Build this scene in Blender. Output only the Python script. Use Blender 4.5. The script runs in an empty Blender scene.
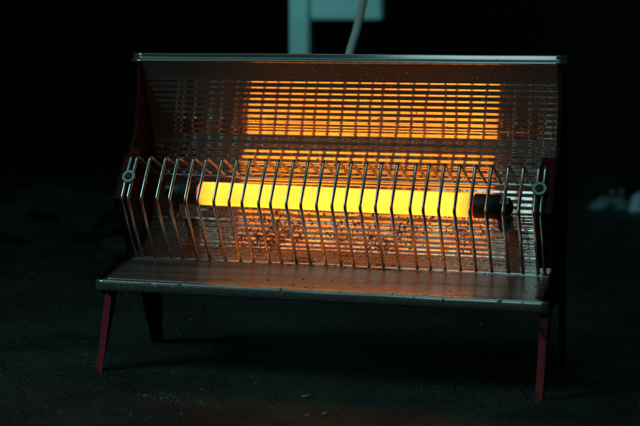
import bpy, bmesh, math, random
from mathutils import Vector, Matrix, noise
random.seed(11)
scene = bpy.context.scene
C = scene.collection
R = math.radians

# ------------------------------------------------------------------ camera
cam = bpy.data.cameras.new('camera')
cam.sensor_width = 36.0
cam.lens = 1581.94 * 36.0 / 640.0
cam.clip_start = 0.05
cam.clip_end = 60
cam.dof.use_dof = True
cam.dof.focus_distance = 1.345
cam.dof.aperture_fstop = 7.5
camo = bpy.data.objects.new('camera', cam)
camo.location = (0.3746, -1.2730, 0.3058)
camo.rotation_euler = (math.pi/2 - 0.1193, -0.0011, 0.2820)
C.objects.link(camo)
scene.camera = camo

# ------------------------------------------------------------------ world and lamps
w = bpy.data.worlds.new('World')
scene.world = w
w.use_nodes = True
bg = w.node_tree.nodes['Background']
bg.inputs['Color'].default_value = (0.42, 0.86, 0.80, 1)
bg.inputs['Strength'].default_value = 0.007

def area(name, loc, target, sx, sy, energy, col):
    l = bpy.data.lights.new(name, 'AREA')
    l.shape = 'RECTANGLE'; l.size = sx; l.size_y = sy
    l.energy = energy; l.color = col
    o = bpy.data.objects.new(name, l)
    o.location = loc
    d = Vector(target) - Vector(loc)
    o.rotation_euler = d.to_track_quat('-Z', 'Z').to_euler()
    C.objects.link(o)
    return o
# a tall dim window in front and to the left of the heater, behind the camera
area('window_light', (-0.48, -3.3, 1.6), (0, 0.1, 0.15), 0.50, 2.0, 4.6, (0.55, 0.97, 1.0))
area('narrow_window_light', (-1.55, -3.3, 1.2), (0, 0.1, 0.15), 0.14, 1.0, 0.30, (0.45, 0.9, 1.0))
# unseen light at the left front, spread narrowed: soft light on floor, lips and legs
area('left_front_light', (-1.25, -0.60, 1.10), (-0.24, -0.16, 0.05), 0.5, 0.5, 0.58, (0.45, 0.95, 0.90)).data.spread = R(60)
# unseen fill light, added to brighten the post behind the heater
area('post_fill', (-1.0, -0.1, 0.85), (-0.25, 1.0, 0.44), 0.2, 0.2, 0.34, (0.34, 0.95, 1.0)).data.spread = R(44)

# a long dim skylight strip overhead
area('skylight', (-0.15, -0.65, 2.2), (-0.10, 0.05, 0.2), 2.2, 0.45, 1.1, (0.45, 0.95, 0.95)).data.spread = R(80)

vs = scene.view_settings
vs.view_transform = 'Standard'; vs.look = 'None'; vs.exposure = 0; vs.gamma = 1
vs.use_curve_mapping = False
scene.render.engine = 'CYCLES'
scene.cycles.max_bounces = 6
scene.cycles.glossy_bounces = 5

# ------------------------------------------------------------------ materials
class N:
    """small node-graph helper"""
    def __init__(s, name):
        s.m = bpy.data.materials.new(name); s.m.use_nodes = True
        s.t = s.m.node_tree; s.b = s.t.nodes['Principled BSDF']
        s.tc = s.t.nodes.new('ShaderNodeTexCoord').outputs['Object']
    def link(s, a, b): s.t.links.new(a, b)
    def mapping(s, scale, loc=(0, 0, 0)):
        n = s.t.nodes.new('ShaderNodeMapping'); n.inputs['Scale'].default_value = scale
        n.inputs['Location'].default_value = loc
        s.link(s.tc, n.inputs[0]); return n.outputs[0]
    def noise(s, scale, detail=4, rough=0.55, vec=None, dist=0):
        n = s.t.nodes.new('ShaderNodeTexNoise'); n.inputs['Scale'].default_value = scale
        n.inputs['Detail'].default_value = detail; n.inputs['Roughness'].default_value = rough
        n.inputs['Distortion'].default_value = dist
        s.link(vec or s.tc, n.inputs['Vector']); return n.outputs[0]
    def vor(s, scale, feature='F1', vec=None):
        n = s.t.nodes.new('ShaderNodeTexVoronoi'); n.feature = feature
        n.inputs['Scale'].default_value = scale
        s.link(vec or s.tc, n.inputs['Vector']); return n.outputs['Distance']
    def ramp(s, fac, stops):
        n = s.t.nodes.new('ShaderNodeValToRGB'); e = n.color_ramp.elements
        while len(e) < len(stops): e.new(0.5)
        for k, (p, c) in enumerate(stops):
            e[k].position = p
            e[k].color = (c, c, c, 1) if not isinstance(c, tuple) else (*c, 1)
        s.link(fac, n.inputs[0]); return n.outputs[0]
    def mix(s, f, a, b):
        n = s.t.nodes.new('ShaderNodeMix'); n.data_type = 'RGBA'
        for inp, v in ((n.inputs[0], f), (n.inputs[6], a), (n.inputs[7], b)):
            if isinstance(v, (int, float)): inp.default_value = v if inp.type == 'VALUE' else (v, v, v, 1)
            elif isinstance(v, tuple): inp.default_value = (*v, 1)
            else: s.link(v, inp)
        return n.outputs[2]
    def math(s, op, a, b=0.0):
        n = s.t.nodes.new('ShaderNodeMath'); n.operation = op
        for inp, v in ((n.inputs[0], a), (n.inputs[1], b)):
            if isinstance(v, (int, float)): inp.default_value = v
            else: s.link(v, inp)
        return n.outputs[0]
    def set(s, **k):
        for name, v in k.items():
            inp = s.b.inputs[name.replace('_', ' ')]
            if isinstance(v, tuple): inp.default_value = (*v, 1) if len(v) == 3 else v
            elif isinstance(v, (int, float)): inp.default_value = v
            else: s.link(v, inp)
    def bump(s, h, strength, dist):
        n = s.t.nodes.new('ShaderNodeBump'); n.inputs['Strength'].default_value = strength
        n.inputs['Distance'].default_value = dist; s.link(h, n.inputs['Height'])
        s.link(n.outputs[0], s.b.inputs['Normal'])

def mat_reflector():
    n = N('tarnished_reflector_steel')
    big = n.noise(9, 5, 0.6)
    fine = n.noise(160, 3, 0.6)
    # rust and burnt spots gather in the lower half of the trough, away from its two ends
    sep = n.t.nodes.new('ShaderNodeSeparateXYZ'); n.link(n.tc, sep.inputs[0])
    low = n.ramp(sep.outputs[2], [(0.0, 1.0), (0.108, 1.0), (0.138, 0.70), (0.158, 0.0)])
    ends = n.ramp(n.math('ABSOLUTE', sep.outputs[0]), [(0.0, 1.0), (0.14, 0.9), (0.18, 0.25)])
    zone = n.math('MULTIPLY', low, ends)
    mid = n.ramp(n.noise(20, 5, 0.62), [(0.36, 0.15), (0.62, 1.0)])
    zm = n.math('MULTIPLY', zone, mid)
    def specks(scale, a, b, k, detail=3):
        return n.ramp(n.math('ADD', n.noise(scale, detail, 0.6), n.math('MULTIPLY', zm, k)), [(a, 0.0), (b, 1.0)])
    spots = n.math('MAXIMUM', specks(150, 0.70, 0.75, 0.17), specks(420, 0.70, 0.76, 0.25, 2))
    spots = n.math('MAXIMUM', spots, specks(800, 0.735, 0.78, 0.20, 1))
    bloom = n.math('MULTIPLY', zone, n.ramp(n.noise(45, 6, 0.7), [(0.40, 0.0), (0.66, 0.85)]))
    film = n.ramp(big, [(0.35, 0.0), (0.75, 1.0)])
    base = n.mix(film, (0.70, 0.68, 0.65), (0.52, 0.49, 0.46))
    base = n.mix(bloom, base, (0.30, 0.105, 0.060))
    base = n.mix(spots, base, (0.026, 0.012, 0.009))
    rough = n.mix(film, 0.035, 0.07)
    rough = n.mix(n.ramp(fine, [(0.45, 0.0), (0.8, 1.0)]), rough, 0.12)
    rough = n.mix(bloom, rough, 0.30)
    rough = n.mix(spots, rough, 0.8)
    metal = n.mix(spots, n.mix(bloom, 0.97, 0.6), 0.1)
    n.set(Base_Color=base, Roughness=rough, Metallic=metal)
    n.bump(n.math('ADD', n.math('MULTIPLY', spots, 0.5), n.math('MULTIPLY', fine, 0.10)), 0.5, 0.0006)
    # dull film of oxide: a second, broader lobe
    out = n.t.nodes['Material Output']
    g = n.t.nodes.new('ShaderNodeBsdfPrincipled')
    n.link(n.mix(0.5, base, (0.44, 0.27, 0.22)), g.inputs['Base Color']); g.inputs['Metallic'].default_value = 0.8
    g.inputs['Roughness'].default_value = 0.50
    mx = n.t.nodes.new('ShaderNodeMixShader')
    n.link(n.ramp(big, [(0.3, 0.11), (0.8, 0.28)]), mx.inputs[0])
    n.link(n.b.outputs[0], mx.inputs[1]); n.link(g.outputs[0], mx.inputs[2])
    n.link(mx.outputs[0], out.inputs['Surface'])
    return n.m

def mat_shelf():
    n = N('worn_shelf_steel')
    film = n.ramp(n.noise(14, 5, 0.6), [(0.35, 0.0), (0.7, 1.0)])
    streak = n.noise(30, 4, 0.6, vec=n.mapping((0.12, 2.2, 1)))
    fine = n.noise(220, 3, 0.6)
    pit = n.math('MAXIMUM', n.ramp(n.noise(140, 4, 0.62), [(0.62, 0.0), (0.67, 1.0)]), n.ramp(n.noise(420, 2, 0.6), [(0.66, 0.0), (0.71, 1.0)]))
    base = n.mix(film, (0.48, 0.41, 0.39), (0.34, 0.28, 0.26))
    base = n.mix(n.ramp(streak, [(0.50, 0.0), (0.66, 0.65)]), base, (0.12, 0.075, 0.06))
    base = n.mix(pit, base, (0.05, 0.028, 0.02))
    n.set(Base_Color=base, Metallic=n.mix(pit, 0.85, 0.1),
          Roughness=n.mix(pit, n.mix(film, 0.24, 0.38), 0.8))
    n.bump(n.math('ADD', n.math('MULTIPLY', pit, 0.5), n.math('MULTIPLY', fine, 0.15)), 0.5, 0.0006)
    return n.m

def mat_lip(name, th, ro=0.24):
    n = N(name)
    chip = n.ramp(n.noise(150, 4, 0.65, vec=n.mapping((0.8, 1.3, 1.3))), [(th, 0.0), (th+0.06, 1.0)])
    film = n.noise(25, 4, 0.6)
    base = n.mix(film, (0.50, 0.50, 0.48), (0.34, 0.33, 0.31))
    base = n.mix(chip, base, (0.05, 0.03, 0.022))
    n.set(Base_Color=base, Metallic=n.mix(chip, 0.85, 0.05), Roughness=n.mix(chip, ro, 0.8))
    n.bump(n.math('SUBTRACT', n.math('MULTIPLY', film, 0.2), n.math('MULTIPLY', chip, 0.5)), 0.5, 0.0006)
    return n.m

def mat_wire():
    n = N('guard_wire_steel')
    g = n.noise(120, 4, 0.6)
    ru = n.ramp(g, [(0.60, 0.0), (0.72, 1.0)])
    n.set(Base_Color=n.mix(ru, (0.50, 0.52, 0.52), (0.05, 0.035, 0.028)), Metallic=n.mix(ru, 0.95, 0.3),
          Roughness=n.mix(ru, 0.15, 0.6))
    return n.m

def mat_red(name, ca, cb, spec):
    n = N(name)
    n.set(Specular_IOR_Level=spec)
    wear = n.ramp(n.noise(70, 5, 0.65), [(0.57, 0.0), (0.63, 1.0)])
    big = n.noise(18, 4, 0.6)
    base = n.mix(big, ca, cb)
    n.set(Base_Color=n.mix(wear, base, (0.06, 0.03, 0.025)), Roughness=n.mix(wear, n.mix(big, 0.32, 0.5), 0.8))
    n.bump(n.math('SUBTRACT', n.math('MULTIPLY', big, 0.2), wear), 0.4, 0.0004)
    return n.m

def mat_simple(name, col, rough, metal=0.0, var=0.35, scale=60):
    n = N(name)
    g = n.noise(scale, 5, 0.6)
    dark = tuple(c * (1 - var) for c in col)
    n.set(Base_Color=n.mix(n.ramp(g, [(0.35, 0.0), (0.65, 1.0)]), col, dark), Metallic=metal,
          Roughness=n.mix(g, rough * 0.85, min(1, rough * 1.25)))
    n.bump(g, 0.3, 0.0005)
    return n.m

def mat_hot(name, core, end, half):
    """glowing ceramic or wire: cooler towards the two ends of the winding"""
    n = N(name)
    sep = n.t.nodes.new('ShaderNodeSeparateXYZ'); n.link(n.tc, sep.inputs[0])
    ax = n.math('DIVIDE', n.math('ABSOLUTE', sep.outputs[0]), half)
    f = n.ramp(ax, [(0.0, 0.0), (0.86, 0.04), (0.96, 0.36), (1.0, 1.0)])
    uneven = n.ramp(n.noise(17, 5, 0.65), [(0.3, 0.60), (0.7, 1.18)])
    n.set(Base_Color=(0.5, 0.42, 0.35), Roughness=0.7)
    n.link(n.mix(f, core, end), n.b.inputs['Emission Color'])
    n.link(uneven, n.b.inputs['Emission Strength'])
    return n.m

def mat_floor():
    n = N('cracked_dark_floor')
    v = n.mapping((1, 1, 1))
    warp = n.noise(22, 4, 0.6)
    add = n.t.nodes.new('ShaderNodeVectorMath'); add.operation = 'MULTIPLY_ADD'
    nn = n.t.nodes.new('ShaderNodeTexNoise'); nn.inputs['Scale'].default_value = 26; nn.inputs['Detail'].default_value = 4
    n.link(n.tc, nn.inputs['Vector'])
    n.link(nn.outputs[1], add.inputs[0]); add.inputs[1].default_value = (0.022, 0.022, 0.0); n.link(n.tc, add.inputs[2])
    wv = add.outputs[0]
    c1 = n.ramp(n.vor(24, 'DISTANCE_TO_EDGE', wv), [(0.0, 0.0), (0.035, 1.0)])
    c2 = n.ramp(n.vor(85, 'DISTANCE_TO_EDGE', wv), [(0.0, 0.5), (0.06, 1.0)])
    fine = n.noise(240, 4, 0.65)
    patch = n.ramp(n.noise(9, 6, 0.65), [(0.38, 0.0), (0.62, 1.0)])
    base = n.mix(patch, (0.006, 0.010, 0.008), (0.034, 0.047, 0.036))
    base = n.mix(n.ramp(warp, [(0.4, 0.0), (0.7, 1.0)]), base, (0.009, 0.014, 0.011))
    h = n.math('MULTIPLY', c1, c2)
    base = n.mix(h, (0.004, 0.004, 0.0035), base)
    base = n.mix(n.ramp(n.noise(140, 6, 0.78), [(0.40, 0.0), (0.62, 1.0)]), n.mix(0.75, base, (0.006, 0.006, 0.005)), n.mix(n.math('MULTIPLY', patch, 0.5), base, (0.095, 0.13, 0.10)))
    # dark stains: spilled oil in front of the heater
    def stain(cx, cy, rx, ry):
        m = n.mapping((1/rx, 1/ry, 0), (-cx/rx, -cy/ry, 0))
        ln = n.t.nodes.new('ShaderNodeVectorMath'); ln.operation = 'LENGTH'; n.link(m, ln.inputs[0])
        d = n.math('ADD', ln.outputs['Value'], n.math('MULTIPLY', n.math('SUBTRACT', warp, 0.5), 1.3))
        return n.ramp(d, [(0.75, 1.0), (0.95, 0.0)])
    st = n.math('MAXIMUM', stain(-0.06, -0.145, 0.055, 0.05), stain(0.095, -0.10, 0.022, 0.03))
    base = n.mix(st, base, (0.005, 0.008, 0.006))
    n.set(Base_Color=base, Roughness=n.mix(patch, 0.40, 0.55))
    hh = n.math('ADD', n.math('MULTIPLY', h, 0.6), n.math('ADD', n.math('MULTIPLY', n.noise(130, 6, 0.75), 1.6), n.math('MULTIPLY', warp, 1.2)))
    n.bump(hh, 1.0, 0.0038)
    return n.m

M = dict(refl=mat_reflector(), shelf=mat_shelf(), lip=mat_lip('chipped_lip_steel', 0.60), rim=mat_lip('worn_rim_steel', 0.69, 0.13), wire=mat_wire(), red=mat_red('shade_darkened_red_enamel', (0.024, 0.003, 0.0035), (0.012, 0.002, 0.002), 0.08),  # red: the leg enamel with shade put into its colour
         flange=mat_red('worn_shaded_red_enamel', (0.085, 0.006, 0.008), (0.045, 0.004, 0.005), 0.08),  # flange: same worn enamel, middle tone with part of that shade
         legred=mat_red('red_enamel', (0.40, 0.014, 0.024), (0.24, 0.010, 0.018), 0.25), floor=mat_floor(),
         rod=mat_hot('glowing_ceramic', (2.6, 0.48, 0.018), (0.5, 0.02, 0.001), 0.1253),
         coil=mat_hot('glowing_coil_wire', (4.2, 1.14, 0.066), (0.9, 0.05, 0.002), 0.1253),
         cap=mat_simple('sooty_black_ceramic', (0.018, 0.017, 0.017), 0.5),
         bracket=mat_simple('oxidised_bracket_steel', (0.16, 0.15, 0.14), 0.42, 0.8),
         washer=mat_simple('zinc_washer', (0.26, 0.30, 0.30), 0.38, 0.85),
         wall=mat_simple('near_black_wall', (0.010, 0.011, 0.011), 0.95, scale=6),  # near-black colour over the whole wall
         paint=mat_simple('pale_teal_paint', (0.42, 0.66, 0.64), 0.6, var=0.12, scale=20),
         cord=mat_simple('pale_cord_rubber', (0.78, 0.80, 0.78), 0.45, var=0.15),
         cloth=mat_simple('teal_cloth', (0.16, 0.27, 0.29), 0.9, var=0.4, scale=30),
         pale=mat_simple('pale_cloth', (0.50, 0.55, 0.60), 0.9, var=0.2, scale=30),
         dim=mat_simple('dull_grey_cloth', (0.020, 0.027, 0.027), 0.95, var=0.6, scale=14),
         grit=mat_simple('floor_grit', (0.085, 0.105, 0.09), 0.7, var=0.9, scale=120),
         chip=mat_simple('pale_chip', (0.22, 0.23, 0.21), 0.6, var=0.5, scale=400))

# ------------------------------------------------------------------ mesh helpers
def link(name, me, mat, parent=None, loc=None):
    o = bpy.data.objects.new(name, me); C.objects.link(o)
    if mat and not me.materials: me.materials.append(mat)
    if parent: o.parent = parent
    if loc: o.location = loc
    return o
def mesh(name, verts, faces, smooth=True):
    me = bpy.data.meshes.new(name); me.from_pydata([tuple(v) for v in verts], [], faces)
    bm = bmesh.new(); bm.from_mesh(me); bmesh.ops.recalc_face_normals(bm, faces=bm.faces[:]); bm.to_mesh(me); bm.free()
    me.polygons.foreach_set('use_smooth', [smooth] * len(me.polygons)); me.update()
    return me
class MB:
    def __init__(s): s.v = []; s.f = []
    def add(s, v, f):
        k = len(s.v); s.v += [tuple(p) for p in v]; s.f += [tuple(i + k for i in q) for q in f]
    def build(s, name, mat, parent=None, smooth=False, loc=None):
        return link(name, mesh(name, s.v, s.f, smooth), mat, parent, loc)
def tube(path, r, sides=10, caps=True, close=False):
    """round bar along a polyline (parallel transport frame)"""
    P = [Vector(p) for p in path]; n = len(P); V = []; F = []
    T = []
    for i in range(n):
        a = P[max(i-1, 0)]; b = P[min(i+1, n-1)]; T.append((b-a).normalized())
    up = Vector((1, 0, 0)) if abs(T[0].x) < 0.9 else Vector((0, 0, 1))
    u = (up - T[0]*up.dot(T[0])).normalized()
    for i in range(n):
        u = (u - T[i]*u.dot(T[i])).normalized(); v = T[i].cross(u)
        rr = r[i] if isinstance(r, (list, tuple)) else r
        for k in range(sides):
            a = 2*math.pi*k/sides; V.append(P[i] + u*math.cos(a)*rr + v*math.sin(a)*rr)
    for i in range(n-1):
        for k in range(sides):
            k2 = (k+1) % sides
            F.append((i*sides+k, i*sides+k2, (i+1)*sides+k2, (i+1)*sides+k))
    if caps:
        F.append(tuple(range(sides-1, -1, -1))); F.append(tuple((n-1)*sides+k for k in range(sides)))
    return V, F
def fillet(pts, rad, seg=5):
    P = [Vector(p) for p in pts]; out = [P[0]]
    for i in range(1, len(P)-1):
        a = (P[i-1]-P[i]).normalized(); b = (P[i+1]-P[i]).normalized()
        p0 = P[i]+a*rad; p1 = P[i]+b*rad
        for k in range(seg+1):
            t = k/seg; out.append(p0*(1-t)**2 + P[i]*2*t*(1-t) + p1*t*t)
    out.append(P[-1]); return out
def prism(poly, x0, x1):
    """(y,z) outline extruded from x0 to x1"""
    n = len(poly)
    V = [(x0, y, z) for y, z in poly] + [(x1, y, z) for y, z in poly]
    F = [tuple(range(n)), tuple(range(2*n-1, n-1, -1))]
    for i in range(n):
        j = (i+1) % n; F.append((i, j, n+j, n+i))
    return V, F
def offset_path(path, d):
    out = []
    for i, (y, z) in enumerate(path):
        a = Vector(path[max(i-1, 0)]); b = Vector(path[min(i+1, len(path)-1)])
        t = (b-a).normalized(); nrm = Vector((-t.y, t.x))
        out.append((y + nrm.x*d, z + nrm.y*d))
    return out
def catmull(pts, seg):
    P = [Vector(p) for p in pts]; P = [P[0]*2-P[1]] + P + [P[-1]*2-P[-2]]; out = []
    for i in range(1, len(P)-2):
        for k in range(seg):
            t = k/seg; a, b, c, d = P[i-1], P[i], P[i+1], P[i+2]
            out.append(0.5*((2*b) + (c-a)*t + (2*a-5*b+4*c-d)*t*t + (3*b-a-3*c+d)*t**3))
    out.append(P[-2]); return out
def sheet(path, x0, x1, thick, nx=2, bend=None):
    """(y,z) path extruded along x as a sheet with thickness"""
    back = offset_path(path, thick); n = len(path); V = []; F = []
    for i in range(nx+1):
        x = x0 + (x1-x0)*i/nx
        for (y, z) in path:
            p = Vector((x, y, z)); V.append(p + (bend(p) if bend else Vector()))
        for (y, z) in back:
            p = Vector((x, y, z)); V.append(p + (bend(p) if bend else Vector()))
    m = 2*n
    for i in range(nx):
        for k in range(n-1):
            F.append((i*m+k, i*m+k+1, (i+1)*m+k+1, (i+1)*m+k))
            F.append((i*m+n+k, (i+1)*m+n+k, (i+1)*m+n+k+1, i*m+n+k+1))
        F.append((i*m, (i+1)*m, (i+1)*m+n, i*m+n))
        F.append((i*m+n-1, i*m+2*n-1, (i+1)*m+2*n-1, (i+1)*m+n-1))
    for i in (0, nx):
        for k in range(n-1):
            F.append((i*m+k, i*m+n+k, i*m+n+k+1, i*m+k+1))
    return V, F
def tag(o, label, cat, group=None, kind=None):
    if label: o['label'] = label
    if cat: o['category'] = cat
    if group: o['group'] = group
    if kind: o['kind'] = kind
    return o
def lathe_x(prof, sides=28):
    """profile of (x, radius) turned about the x axis"""
    V = []; F = []; n = len(prof)
    for x, r in prof:
        for k in range(sides):
            a = 2*math.pi*k/sides; V.append((x, r*math.cos(a), r*math.sin(a)))
    for i in range(n-1):
        for k in range(sides):
            k2 = (k+1) % sides; F.append((i*sides+k, i*sides+k2, (i+1)*sides+k2, (i+1)*sides+k))
    F.append(tuple(range(sides))); F.append(tuple((n-1)*sides+k for k in range(sides)))
    return V, F

# ------------------------------------------------------------------ floor and backdrop
mb = MB()
def floor_grid(x0, x1, y0, y1, nx, ny, flat=False):
    V = []; F = []
    for j in range(ny+1):
        for i in range(nx+1):
            V.append((x0+(x1-x0)*i/nx, y0+(y1-y0)*j/ny, 0))
    for j in range(ny):
        for i in range(nx):
            a = j*(nx+1)+i; F.append((a, a+1, a+nx+2, a+nx+1))
    return V, F
V, F = floor_grid(-4, 4, -4.5, 2.6, 16, 14)
fl = link('floor', mesh('floor', V, F, False), M['floor']); tag(fl, None, None, kind='structure')
V, F = sheet([(2.6, 0.0), (2.6, 2.6)], -4, 4, -0.1)
bw = link('backdrop_wall', mesh('backdrop_wall', V, F, False), M['wall']); tag(bw, None, None, kind='structure')

# ------------------------------------------------------------------ the heater
heater = bpy.data.objects.new('electric_heater', None); C.objects.link(heater)
heater.empty_display_size = 0.1
tag(heater, 'old electric bar heater with glowing rod, wire guard, steel reflector and red legs', 'heater')

# --- reflector: a ribbed trough
ctrl = [(0.0590, 0.0920), (0.074, 0.0955), (0.092, 0.1035), (0.1075, 0.1175), (0.1170, 0.136), (0.1203, 0.155),
        (0.1200, 0.168), (0.1190, 0.182), (0.1180, 0.193), (0.1171, 0.2035), (0.1128, 0.2150), (0.1050, 0.235), (0.0955, 0.259), (0.0905, 0.2703)]
pts = catmull(ctrl, 60)
# resample by arc length
L = [0]
for a, b in zip(pts, pts[1:]): L.append(L[-1] + (b-a).length)
PITCH = 0.0057; STEP = PITCH/14
def at(s):
    import bisect
    i = min(max(bisect.bisect(L, s)-1, 0), len(pts)-2)
    t = (s-L[i])/(L[i+1]-L[i]); return pts[i].lerp(pts[i+1], t)
def smooth01(a, b, x):
    t = min(max((x-a)/(b-a), 0), 1); return t*t*(3-2*t)
ns = int(L[-1]/STEP); prof = []
for i in range(ns+1):
    s = L[-1]*i/ns
    p = at(s); q0 = at(max(s-2e-4, 0)); q1 = at(min(s+2e-4, L[-1]))
    t = (q1-q0).normalized(); nrm = Vector((-t.y, t.x))
    z = p.y
    m = smooth01(0.008, 0.014, s) * (1 - smooth01(0.2545, 0.2575, z))
    up = 0.000105 + 0.000115*smooth01(0.206, 0.256, z) + 0.00005*(1-smooth01(0.18, 0.20, z))
    lo = 0.000145 + 0.000215*(1 - smooth01(0.103, 0.132, z))
    off = (up if z > 0.15 else lo)*m*math.cos(2*math.pi*s/PITCH)
    prof.append((p.x + nrm.x*off, p.y + nrm.y*off))
def dent(p):
    d = 0.0008*noise.noise(Vector((p.x*7, p.z*9, 3.1))) + 0.00022*noise.noise(Vector((p.x*34, p.z*26, 7.7))) + 0.00005*noise.noise(Vector((p.x*110, p.z*80, 1.2)))
    return Vector((0, d, 0))
V, F = sheet(prof, -0.1935, 0.1935, -0.0007, nx=128, bend=dent)
reflector = link('reflector', mesh('reflector', V, F), M['refl'], heater)

# top lip: folded edge, bright bead below, band leaning back above it
lip = [(0.0925, 0.2704), (0.0890, 0.2702), (0.0872, 0.2705), (0.0860, 0.2713), (0.0859, 0.2721), (0.0866, 0.2731), (0.0880, 0.2740), (0.0902, 0.2745), (0.0907, 0.2752), (0.0901, 0.2780), (0.0908, 0.2787), (0.0960, 0.2788)]
V, F = sheet(lip, -0.2, 0.2, -0.0008, nx=40,
             bend=lambda p: Vector((0, 0.0004*noise.noise(Vector((p.x*12, 0, 1))), 0.0005*noise.noise(Vector((p.x*9, 0, 5))))))
link('top_lip', mesh('top_lip', V, F), M['rim'], reflector)

# --- shelf with front lip
sh = catmull([(0.0035, 0.0813), (0.015, 0.0836), (0.035, 0.0874), (0.052, 0.0907), (0.0610, 0.0916)], 8)
V, F = sheet([tuple(p) for p in sh], -0.1955, 0.1955, -0.0009, nx=48,
             bend=lambda p: Vector((0, 0, 0.0007*noise.noise(Vector((p.x*9, p.y*14, 2.2))))))
shelf = link('shelf', mesh('shelf', V, F), M['shelf'], heater)
fp = [(0.0040, 0.0814), (0.0016, 0.0812), (0.0002, 0.0806), (-0.0009, 0.0794), (-0.0012, 0.0780), (-0.0012, 0.0725), (-0.0007, 0.0713), (0.0008, 0.0706), (0.0045, 0.0705)]
V, F = sheet(fp, -0.2, 0.2, 0.0009, nx=60,
             bend=lambda p: Vector((0, 0.0006*noise.noise(Vector((p.x*16, 0, p.z*40))), 0.0004*noise.noise(Vector((p.x*22, 4, 1))))))
link('front_lip', mesh('front_lip', V, F), M['lip'], shelf)

# --- end plates
APEX = (0.0542, 0.1861); BEND = (0.0307, 0.1493); BASE = (0.0615, 0.0945); REAR = (0.0989, 0.1675)
front = [(0.0890, 0.2685), (0.0868, 0.245), (0.0835, 0.222), (0.0770, 0.202), (0.0690, 0.1925), (0.0562, 0.1834), (0.0333, 0.1493), (0.0625, 0.0985)]
plate = front + [(0.050, 0.0945), (0.030, 0.0900), (0.010, 0.0862), (0.0035, 0.0842), (0.0012, 0.0812), (0.0012, 0.068), (0.020, 0.066), (0.062, 0.0655), (0.110, 0.066), (0.130, 0.068),
                 (0.137, 0.092), (0.1415, 0.13), (0.142, 0.165), (0.1365, 0.2), (0.123, 0.235), (0.109, 0.260), (0.1, 0.2685)]
def leg_mesh(top, foot, s, flange_front):
    """folded sheet leg: side web and a flange turned inwards; s = side (-1 left, +1 right)"""
    (ya, yb), (fa, fb) = top, foot
    b = MB()
    xo = s*0.1978; xi = s*0.1964
    web = [(ya, 0.0690), (ya+(fa-ya)*0.55, 0.028), (fa, 0.0012), (fa+0.002, 0.0), (fb-0.002, 0.0), (fb, 0.0015), (yb+(fb-yb)*0.6, 0.026), (yb, 0.0690)]
    b.add(*prism(web, min(xo, xi), max(xo, xi)))
    e0, e1 = (ya, fa) if flange_front else (yb, fb)
    path = [(e0, 0.0690), (e0+(e1-e0)*0.5, 0.033), (e1+(0.0004 if flange_front else -0.0004), 0.0)]
    x0, x1 = sorted((s*0.1964, s*0.1914))
    b.add(*sheet(path, x0, x1, 0.0012 if flange_front else -0.0012, nx=1))
    return b
for s in (-1, 1):
    b = MB()
    b.add(*prism(plate, *sorted((s*0.1962, s*0.1948))))
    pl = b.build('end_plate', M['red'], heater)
    f = MB()      # flange turned inwards along the front edge
    f.add(*sheet(front[4:], *sorted((s*0.1966, s*0.1830)), 0.0012, nx=1))
    f.add(*sheet(front[:5], *sorted((s*0.1966, s*0.1932)), 0.0012, nx=1))
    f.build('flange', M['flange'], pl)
    rim = [(0.0625, 0.0985), (0.050, 0.0948), (0.030, 0.0903), (0.010, 0.0865), (0.0030, 0.0845), (0.0010, 0.0812)]
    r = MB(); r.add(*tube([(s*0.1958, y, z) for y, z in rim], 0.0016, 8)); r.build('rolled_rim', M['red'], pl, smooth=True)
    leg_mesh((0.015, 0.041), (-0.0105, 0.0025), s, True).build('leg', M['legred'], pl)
    leg_mesh((0.090, 0.130), (0.1215, 0.1360), s, False).build('leg', M['red'], pl)  # rear leg takes the darkened enamel in place of shade

# --- wire guard
g = 0.1879; pitch = 2*g/27.84
RW = 0.0015
path = fillet([(0, BASE[0]+0.0005, BASE[1]-0.001), (0, *BEND), (0, *APEX), (0, REAR[0]+0.0005, REAR[1]-0.0005)], 0.0035, 5)
rod_me = mesh('guard_rod', *tube(path, RW, 10))
xs = [-g, -g+0.42*pitch] + [-g+(1.42+i)*pitch for i in range(26)] + [g-0.42*pitch, g]
for i, x in enumerate(xs):
    edge = i in (0, 1, 28, 29)
    o = link('guard_rod', rod_me, M['wire'], heater, (x + (0 if edge else random.gauss(0, 0.0007)), 0, 0))
    if not edge:
        # slightly bent wires: turn about the base and shift
        a = random.gauss(0, 0.011); o.rotation_euler = (0, 0, a); o.location.x += 0.06*a
for (y, z), half in ((BASE, 0.1945), (REAR, 0.1900)):
    y2 = y + 0.0012; z2 = z - 0.0022
    n = 40
    P = [(-half + 2*half*k/n, y2 + 0.0004*noise.noise(Vector((k*0.3, 1, y))), z2 + 0.0005*noise.noise(Vector((k*0.23, 5, z)))) for k in range(n+1)]
    b = MB(); b.add(*tube(P, 0.0014, 10)); b.build('guard_bar', M['wire'], heater, smooth=True)

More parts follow.
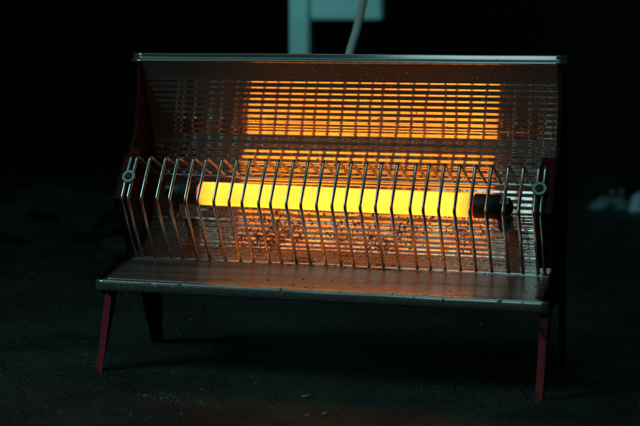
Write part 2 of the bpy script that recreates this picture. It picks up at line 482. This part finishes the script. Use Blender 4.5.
# --- washers with slotted screws clamp the outer wires
d = Vector((0, APEX[0]-BEND[0], APEX[1]-BEND[1])).normalized()
nrm = Vector((0, -d.z, d.y))
for s in (-1, 1):
    c = Vector((s*(g-0.21*pitch), (APEX[0]+BEND[0])/2, (APEX[1]+BEND[1])/2)) + nrm*0.0020
    ang = 0.5 if s < 0 else 1.3
    X = Vector((1, 0, 0))*math.cos(ang) + d*math.sin(ang); Y = nrm.cross(X)
    b = MB(); V = []; F = []; k = 36
    ring = [(0.0032, 0.0), (0.0036, 0.0010), (0.0059, 0.0010), (0.0065, 0.0004), (0.0065, -0.0006), (0.0032, -0.0006)]
    for rr, h in ring:
        for q in range(k):
            a = 2*math.pi*q/k; V.append(c + X*rr*math.cos(a) + Y*rr*math.sin(a) + nrm*h)
    m = len(ring)
    for i in range(m):
        j = (i+1) % m
        for q in range(k):
            q2 = (q+1) % k; F.append((i*k+q, i*k+q2, j*k+q2, j*k+q))
    b.add(V, F); wa = b.build('washer', M['washer'], heater, smooth=False)
    # screw: domed head with a slot cut across it
    b = MB()
    for side in (-1, 1):
        V = []; F = []; seg = 12
        for lay, (rr, h) in enumerate(((0.0031, -0.0012), (0.0031, 0.0006), (0.0022, 0.0013))):
            for q in range(seg+1):
                a = math.pi*q/seg; V.append(c + X*rr*math.cos(a) + Y*side*(rr*math.sin(a)*0.92+0.00035) + nrm*h)
        for lay in range(2):
            for q in range(seg):
                F.append((lay*(seg+1)+q, lay*(seg+1)+q+1, (lay+1)*(seg+1)+q+1, (lay+1)*(seg+1)+q))
            F.append((lay*(seg+1), (lay+1)*(seg+1), (lay+2)*(seg+1)-1, (lay+1)*(seg+1)-1))
        F.append(tuple(2*(seg+1)+q for q in range(seg+1)))
        b.add(V, F)
    b.build('screw', M['cap'], wa)

# --- heating element
EY, EZ = 0.0620, 0.1518; ER = 0.0092; EX = 0.0005
HALF = 0.1258
V, F = lathe_x([(-HALF, ER), (-HALF*0.5, ER), (0, ER), (HALF*0.5, ER), (HALF, ER)], 32)
elem = link('heating_element', mesh('heating_element', V, F), M['rod'], heater, (EX, EY, EZ))
elem.rotation_euler = (0, 0.0123, 0)
turns = 104; sg = 18
P = []
for i in range(turns*sg+1):
    a = 2*math.pi*i/sg; x = -HALF+0.001 + (2*HALF-0.002)*i/(turns*sg)
    rr = ER + 0.0006
    P.append((x + 0.00012*noise.noise(Vector((i*0.02, 0, 0))), rr*math.cos(a), rr*math.sin(a)))
link('heating_coil', mesh('heating_coil', *tube(P, 0.00082, 6)), M['coil'], elem)
for s in (-1, 1):
    pr = [(s*HALF*1.0008, ER*1.02), (s*(HALF+0.0008), ER*1.16), (s*(HALF+0.021), ER*1.16), (s*(HALF+0.0225), ER*1.05), (s*(HALF+0.0225), ER*0.72), (s*(HALF+0.031), ER*0.68), (s*(HALF+0.033), ER*0.45)]
    V, F = lathe_x(pr, 28)
    link('end_cap', mesh('end_cap', V, F), M['cap'], elem)
for s in (-1, 1):
    # steel strap that carries the rod end: rises from the trough, hooks round the cap
    x = EX + s*(HALF+0.0265)
    b = MB()
    zo = -s*0.0123*(HALF+0.0265)
    st = [(0.1105, 0.124), (0.100, 0.1262), (0.080, 0.1285), (0.0705, 0.131), (0.0655, 0.137), (0.0640, 0.1447+zo)]
    b.add(*sheet(st, x-0.0065, x+0.0065, 0.0013, nx=1))
    arc = [(EY + 0.0072*math.cos(t), EZ + zo + 0.0072*math.sin(t)) for t in [R(-95 + 250*k/16) for k in range(17)]]
    b.add(*sheet(arc, x-0.004, x+0.004, -0.0012, nx=1))
    br = b.build('bracket', M['bracket'], heater)
    # terminal stud with nut under the rod end
    b = MB(); cx = x + (-0.001 if s > 0 else 0.001); cy, cz = 0.0600, 0.1335
    V = []; F = []
    for yy, rr in ((cy+0.007, 0.0052), (cy+0.001, 0.0056), (cy, 0.0050)):
        for k in range(6):
            a = math.pi/3*k + 0.3; V.append((cx + rr*math.cos(a), yy, cz + rr*math.sin(a)))
    for i in range(2):
        for k in range(6): k2 = (k+1) % 6; F.append((i*6+k, i*6+k2, (i+1)*6+k2, (i+1)*6+k))
    F += [tuple(range(6)), tuple(range(12, 18))]
    b.add(V, F); b.build('nut', M['bracket'], br)
    b = MB(); b.add(*tube([(cx, cy+0.012, cz), (cx, cy-0.003, cz)], 0.0026, 10)); b.build('stud', M['bracket'], br, smooth=False)
    b = MB(); b.add(*tube(fillet([(cx, cy-0.001, cz+0.003), (cx-s*0.001, cy-0.003, cz+0.010), (EX+s*(HALF+0.022), EY-0.004, EZ-0.004)], 0.003), 0.0009, 6)); b.build('lead_wire', M['bracket'], br, smooth=True)

# ------------------------------------------------------------------ power cord hanging behind
cordp = catmull([(-0.105, 0.62, 0.90), (-0.088, 0.52, 0.56), (-0.0700, 0.45, 0.400), (-0.0603, 0.40, 0.3394), (-0.0532, 0.36, 0.3198), (-0.0454, 0.31, 0.2969), (-0.0409, 0.27, 0.2772), (-0.041, 0.235, 0.235), (-0.045, 0.20, 0.17), (-0.048, 0.165, 0.135), (-0.05, 0.120, 0.128)], 10)
b = MB(); b.add(*tube(cordp, 0.0044, 12))
co = b.build('power_cord', M['cord'], smooth=True)
tag(co, 'pale power cord hanging down behind the top edge of the heater', 'cord')

# ------------------------------------------------------------------ things out of focus behind the heater
# pale post with a board fixed to it
st = bpy.data.objects.new('painted_stand', None); C.objects.link(st); st.location = (-0.312, 1.0, 0)
tag(st, 'pale teal painted post with a board, blurred behind the heater top', 'stand')
def bevel_box(name, x0, x1, y0, y1, z0, z1, mat, parent, bev=0.003, skew=0.0):
    bm = bmesh.new(); bmesh.ops.create_cube(bm, size=1)
    for v in bm.verts:
        hi = v.co.x > 0; lo = v.co.z < 0
        v.co = Vector((x1 if hi else x0, y1 if v.co.y > 0 else y0, z1 if v.co.z > 0 else z0))
        if hi and lo: v.co.x += skew
    bmesh.ops.bevel(bm, geom=bm.edges[:], offset=bev, segments=2, affect='EDGES')
    me = bpy.data.meshes.new(name); bm.to_mesh(me); bm.free()
    return link(name, me, mat, parent)
bevel_box('post', -0.0156, 0.0156, -0.015, 0.015, 0.0, 0.62, M['paint'], st)
bevel_box('board', 0.0156, 0.120, -0.012, 0.012, 0.311, 0.60, M['paint'], st, skew=0.006)

def heap(name, loc, rx, ry, h, mat, seed, label, cat, rough=0.35, group=None, sub=5):
    """crumpled heap: a squashed ball with ridged folds, flat underneath"""
    bm = bmesh.new(); bmesh.ops.create_icosphere(bm, subdivisions=sub, radius=1)
    for v in bm.verts:
        p = v.co.copy(); q = Vector((p.x*1.7+seed, p.y*1.7, p.z*1.7-seed))
        k = 1 + rough*(noise.noise(q) + 0.55*(0.5-abs(noise.noise(q*2.3)))*2*0.6 + 0.25*noise.noise(q*5))
        v.co = Vector((p.x*rx*k, p.y*ry*k, max(0.0, p.z)*h*k + (0.0 if p.z > 0 else p.z*0.0004)))
    me = bpy.data.meshes.new(name); bm.to_mesh(me); bm.free()
    me.polygons.foreach_set('use_smooth', [True]*len(me.polygons))
    o = link(name, me, mat, None, loc); return tag(o, label, cat, group)
heap('crumpled_cloth', (0.112, 1.40, 0.001), 0.028, 0.05, 0.013, M['cloth'], 1.3, 'crumpled teal cloth on the dark floor right of the heater', 'cloth', 0.55)
heap('rounded_bundle', (0.164, 1.36, 0.001), 0.019, 0.04, 0.030, M['pale'], 4.1, 'pale rounded bundle at the right edge beside the teal cloth', 'bundle', 0.2)
heap('pebble', (0.092, 1.60, 0.001), 0.0048, 0.006, 0.006, M['pale'], 7.7, 'small pale pebble behind the teal cloth, middle one of three', 'pebble', 0.15, 'pebbles right of the heater', 3)
heap('pebble', (0.106, 1.62, 0.001), 0.0048, 0.006, 0.006, M['pale'], 9.2, 'small pale pebble behind the teal cloth, rightmost of three', 'pebble', 0.15, 'pebbles right of the heater', 3)
heap('pebble', (0.070, 1.55, 0.001), 0.0040, 0.006, 0.005, M['dim'], 3.6, 'dull pebble nearest the heater, leftmost of three', 'pebble', 0.3, 'pebbles right of the heater', 3)
heap('rumpled_sack', (-0.66, 0.93, 0.001), 0.13, 0.16, 0.045, M['dim'], 2.9, 'dull grey rumpled sack on the floor left of the heater', 'sack', 0.5)
heap('rumpled_rag', (-0.42, 0.66, 0.001), 0.06, 0.07, 0.022, M['dim'], 6.3, 'small dull rag on the floor between sack and heater', 'rag', 0.5)

# pale chips lying on the floor in front
def chip(loc, a, b, h, rz, seed, label):
    n = 9; top = []; bot = []
    for k in range(n):
        t = 2*math.pi*k/n; r = 1 + 0.3*noise.noise(Vector((k*0.9, seed, 0)))
        x, y = a*r*math.cos(t), b*r*math.sin(t)
        bot.append((x, y, 0)); top.append((x*0.8, y*0.8, h*(0.8+0.4*noise.noise(Vector((k, seed, 4))))))
    F = [tuple(range(n-1, -1, -1)), tuple(range(n, 2*n))] + [(k, (k+1) % n, n+(k+1) % n, n+k) for k in range(n)]
    o = link('paint_chip', mesh('paint_chip', bot+top, F, False), M['chip'], None, loc); o.rotation_euler[2] = rz
    return tag(o, label, 'chip', 'pale chips on the floor')
chip((0.009, -0.050, 0.0006), 0.0046, 0.0024, 0.0014, 0.4, 1.0, 'longest pale chip on the floor, nearest under the shelf')
chip((0.040, -0.103, 0.0006), 0.0033, 0.0026, 0.0013, 1.1, 2.0, 'pale chip at the bottom, right one of a close pair')
chip((0.028, -0.112, 0.0006), 0.0019, 0.0022, 0.0010, 2.0, 3.0, 'tiny pale chip at the bottom, left one of a close pair')

# grit scattered over the floor: crumbs of many sizes, joined
rg = random.Random(5); b = MB()
def crumb(x, y, r, h):
    a0 = rg.random()*6.28; V = []
    for k in range(5):
        t = a0 + k*1.2566; q = r*(0.6+0.7*rg.random()); V.append((x+q*math.cos(t), y+q*math.sin(t), 0.0))
    V.append((x+r*0.3*(rg.random()-0.5), y+r*0.3*(rg.random()-0.5), h))
    b.add(V, [(0, 1, 5), (1, 2, 5), (2, 3, 5), (3, 4, 5), (4, 0, 5), (4, 3, 2, 1, 0)])
for k in range(7000):
    x = rg.uniform(-0.75, 0.45); y = rg.uniform(-0.30, 0.75)
    if noise.noise(Vector((x*7, y*7, 2.0))) < -0.1 and rg.random() < 0.8: continue
    r = 0.0006 + 0.0012*rg.random()**3
    if rg.random() < 0.015: r *= 2.2
    crumb(x, y, r, r*(0.5+0.6*rg.random()))
# a ragged ridge of crumbled floor along the edge of the dark stain
for k in range(130):
    t = rg.random(); x = -0.125 + 0.085*t + rg.gauss(0, 0.003); y = -0.082 - 0.026*t + 0.007*math.sin(t*9) + rg.gauss(0, 0.0055)
    r = 0.0007 + 0.0016*rg.random()**2; crumb(x, y, r, r*(0.5+0.7*rg.random()))
grit = b.build('floor_grit', M['grit']); tag(grit, 'fine dark grit and crumbs scattered over the floor', 'grit', kind='stuff')
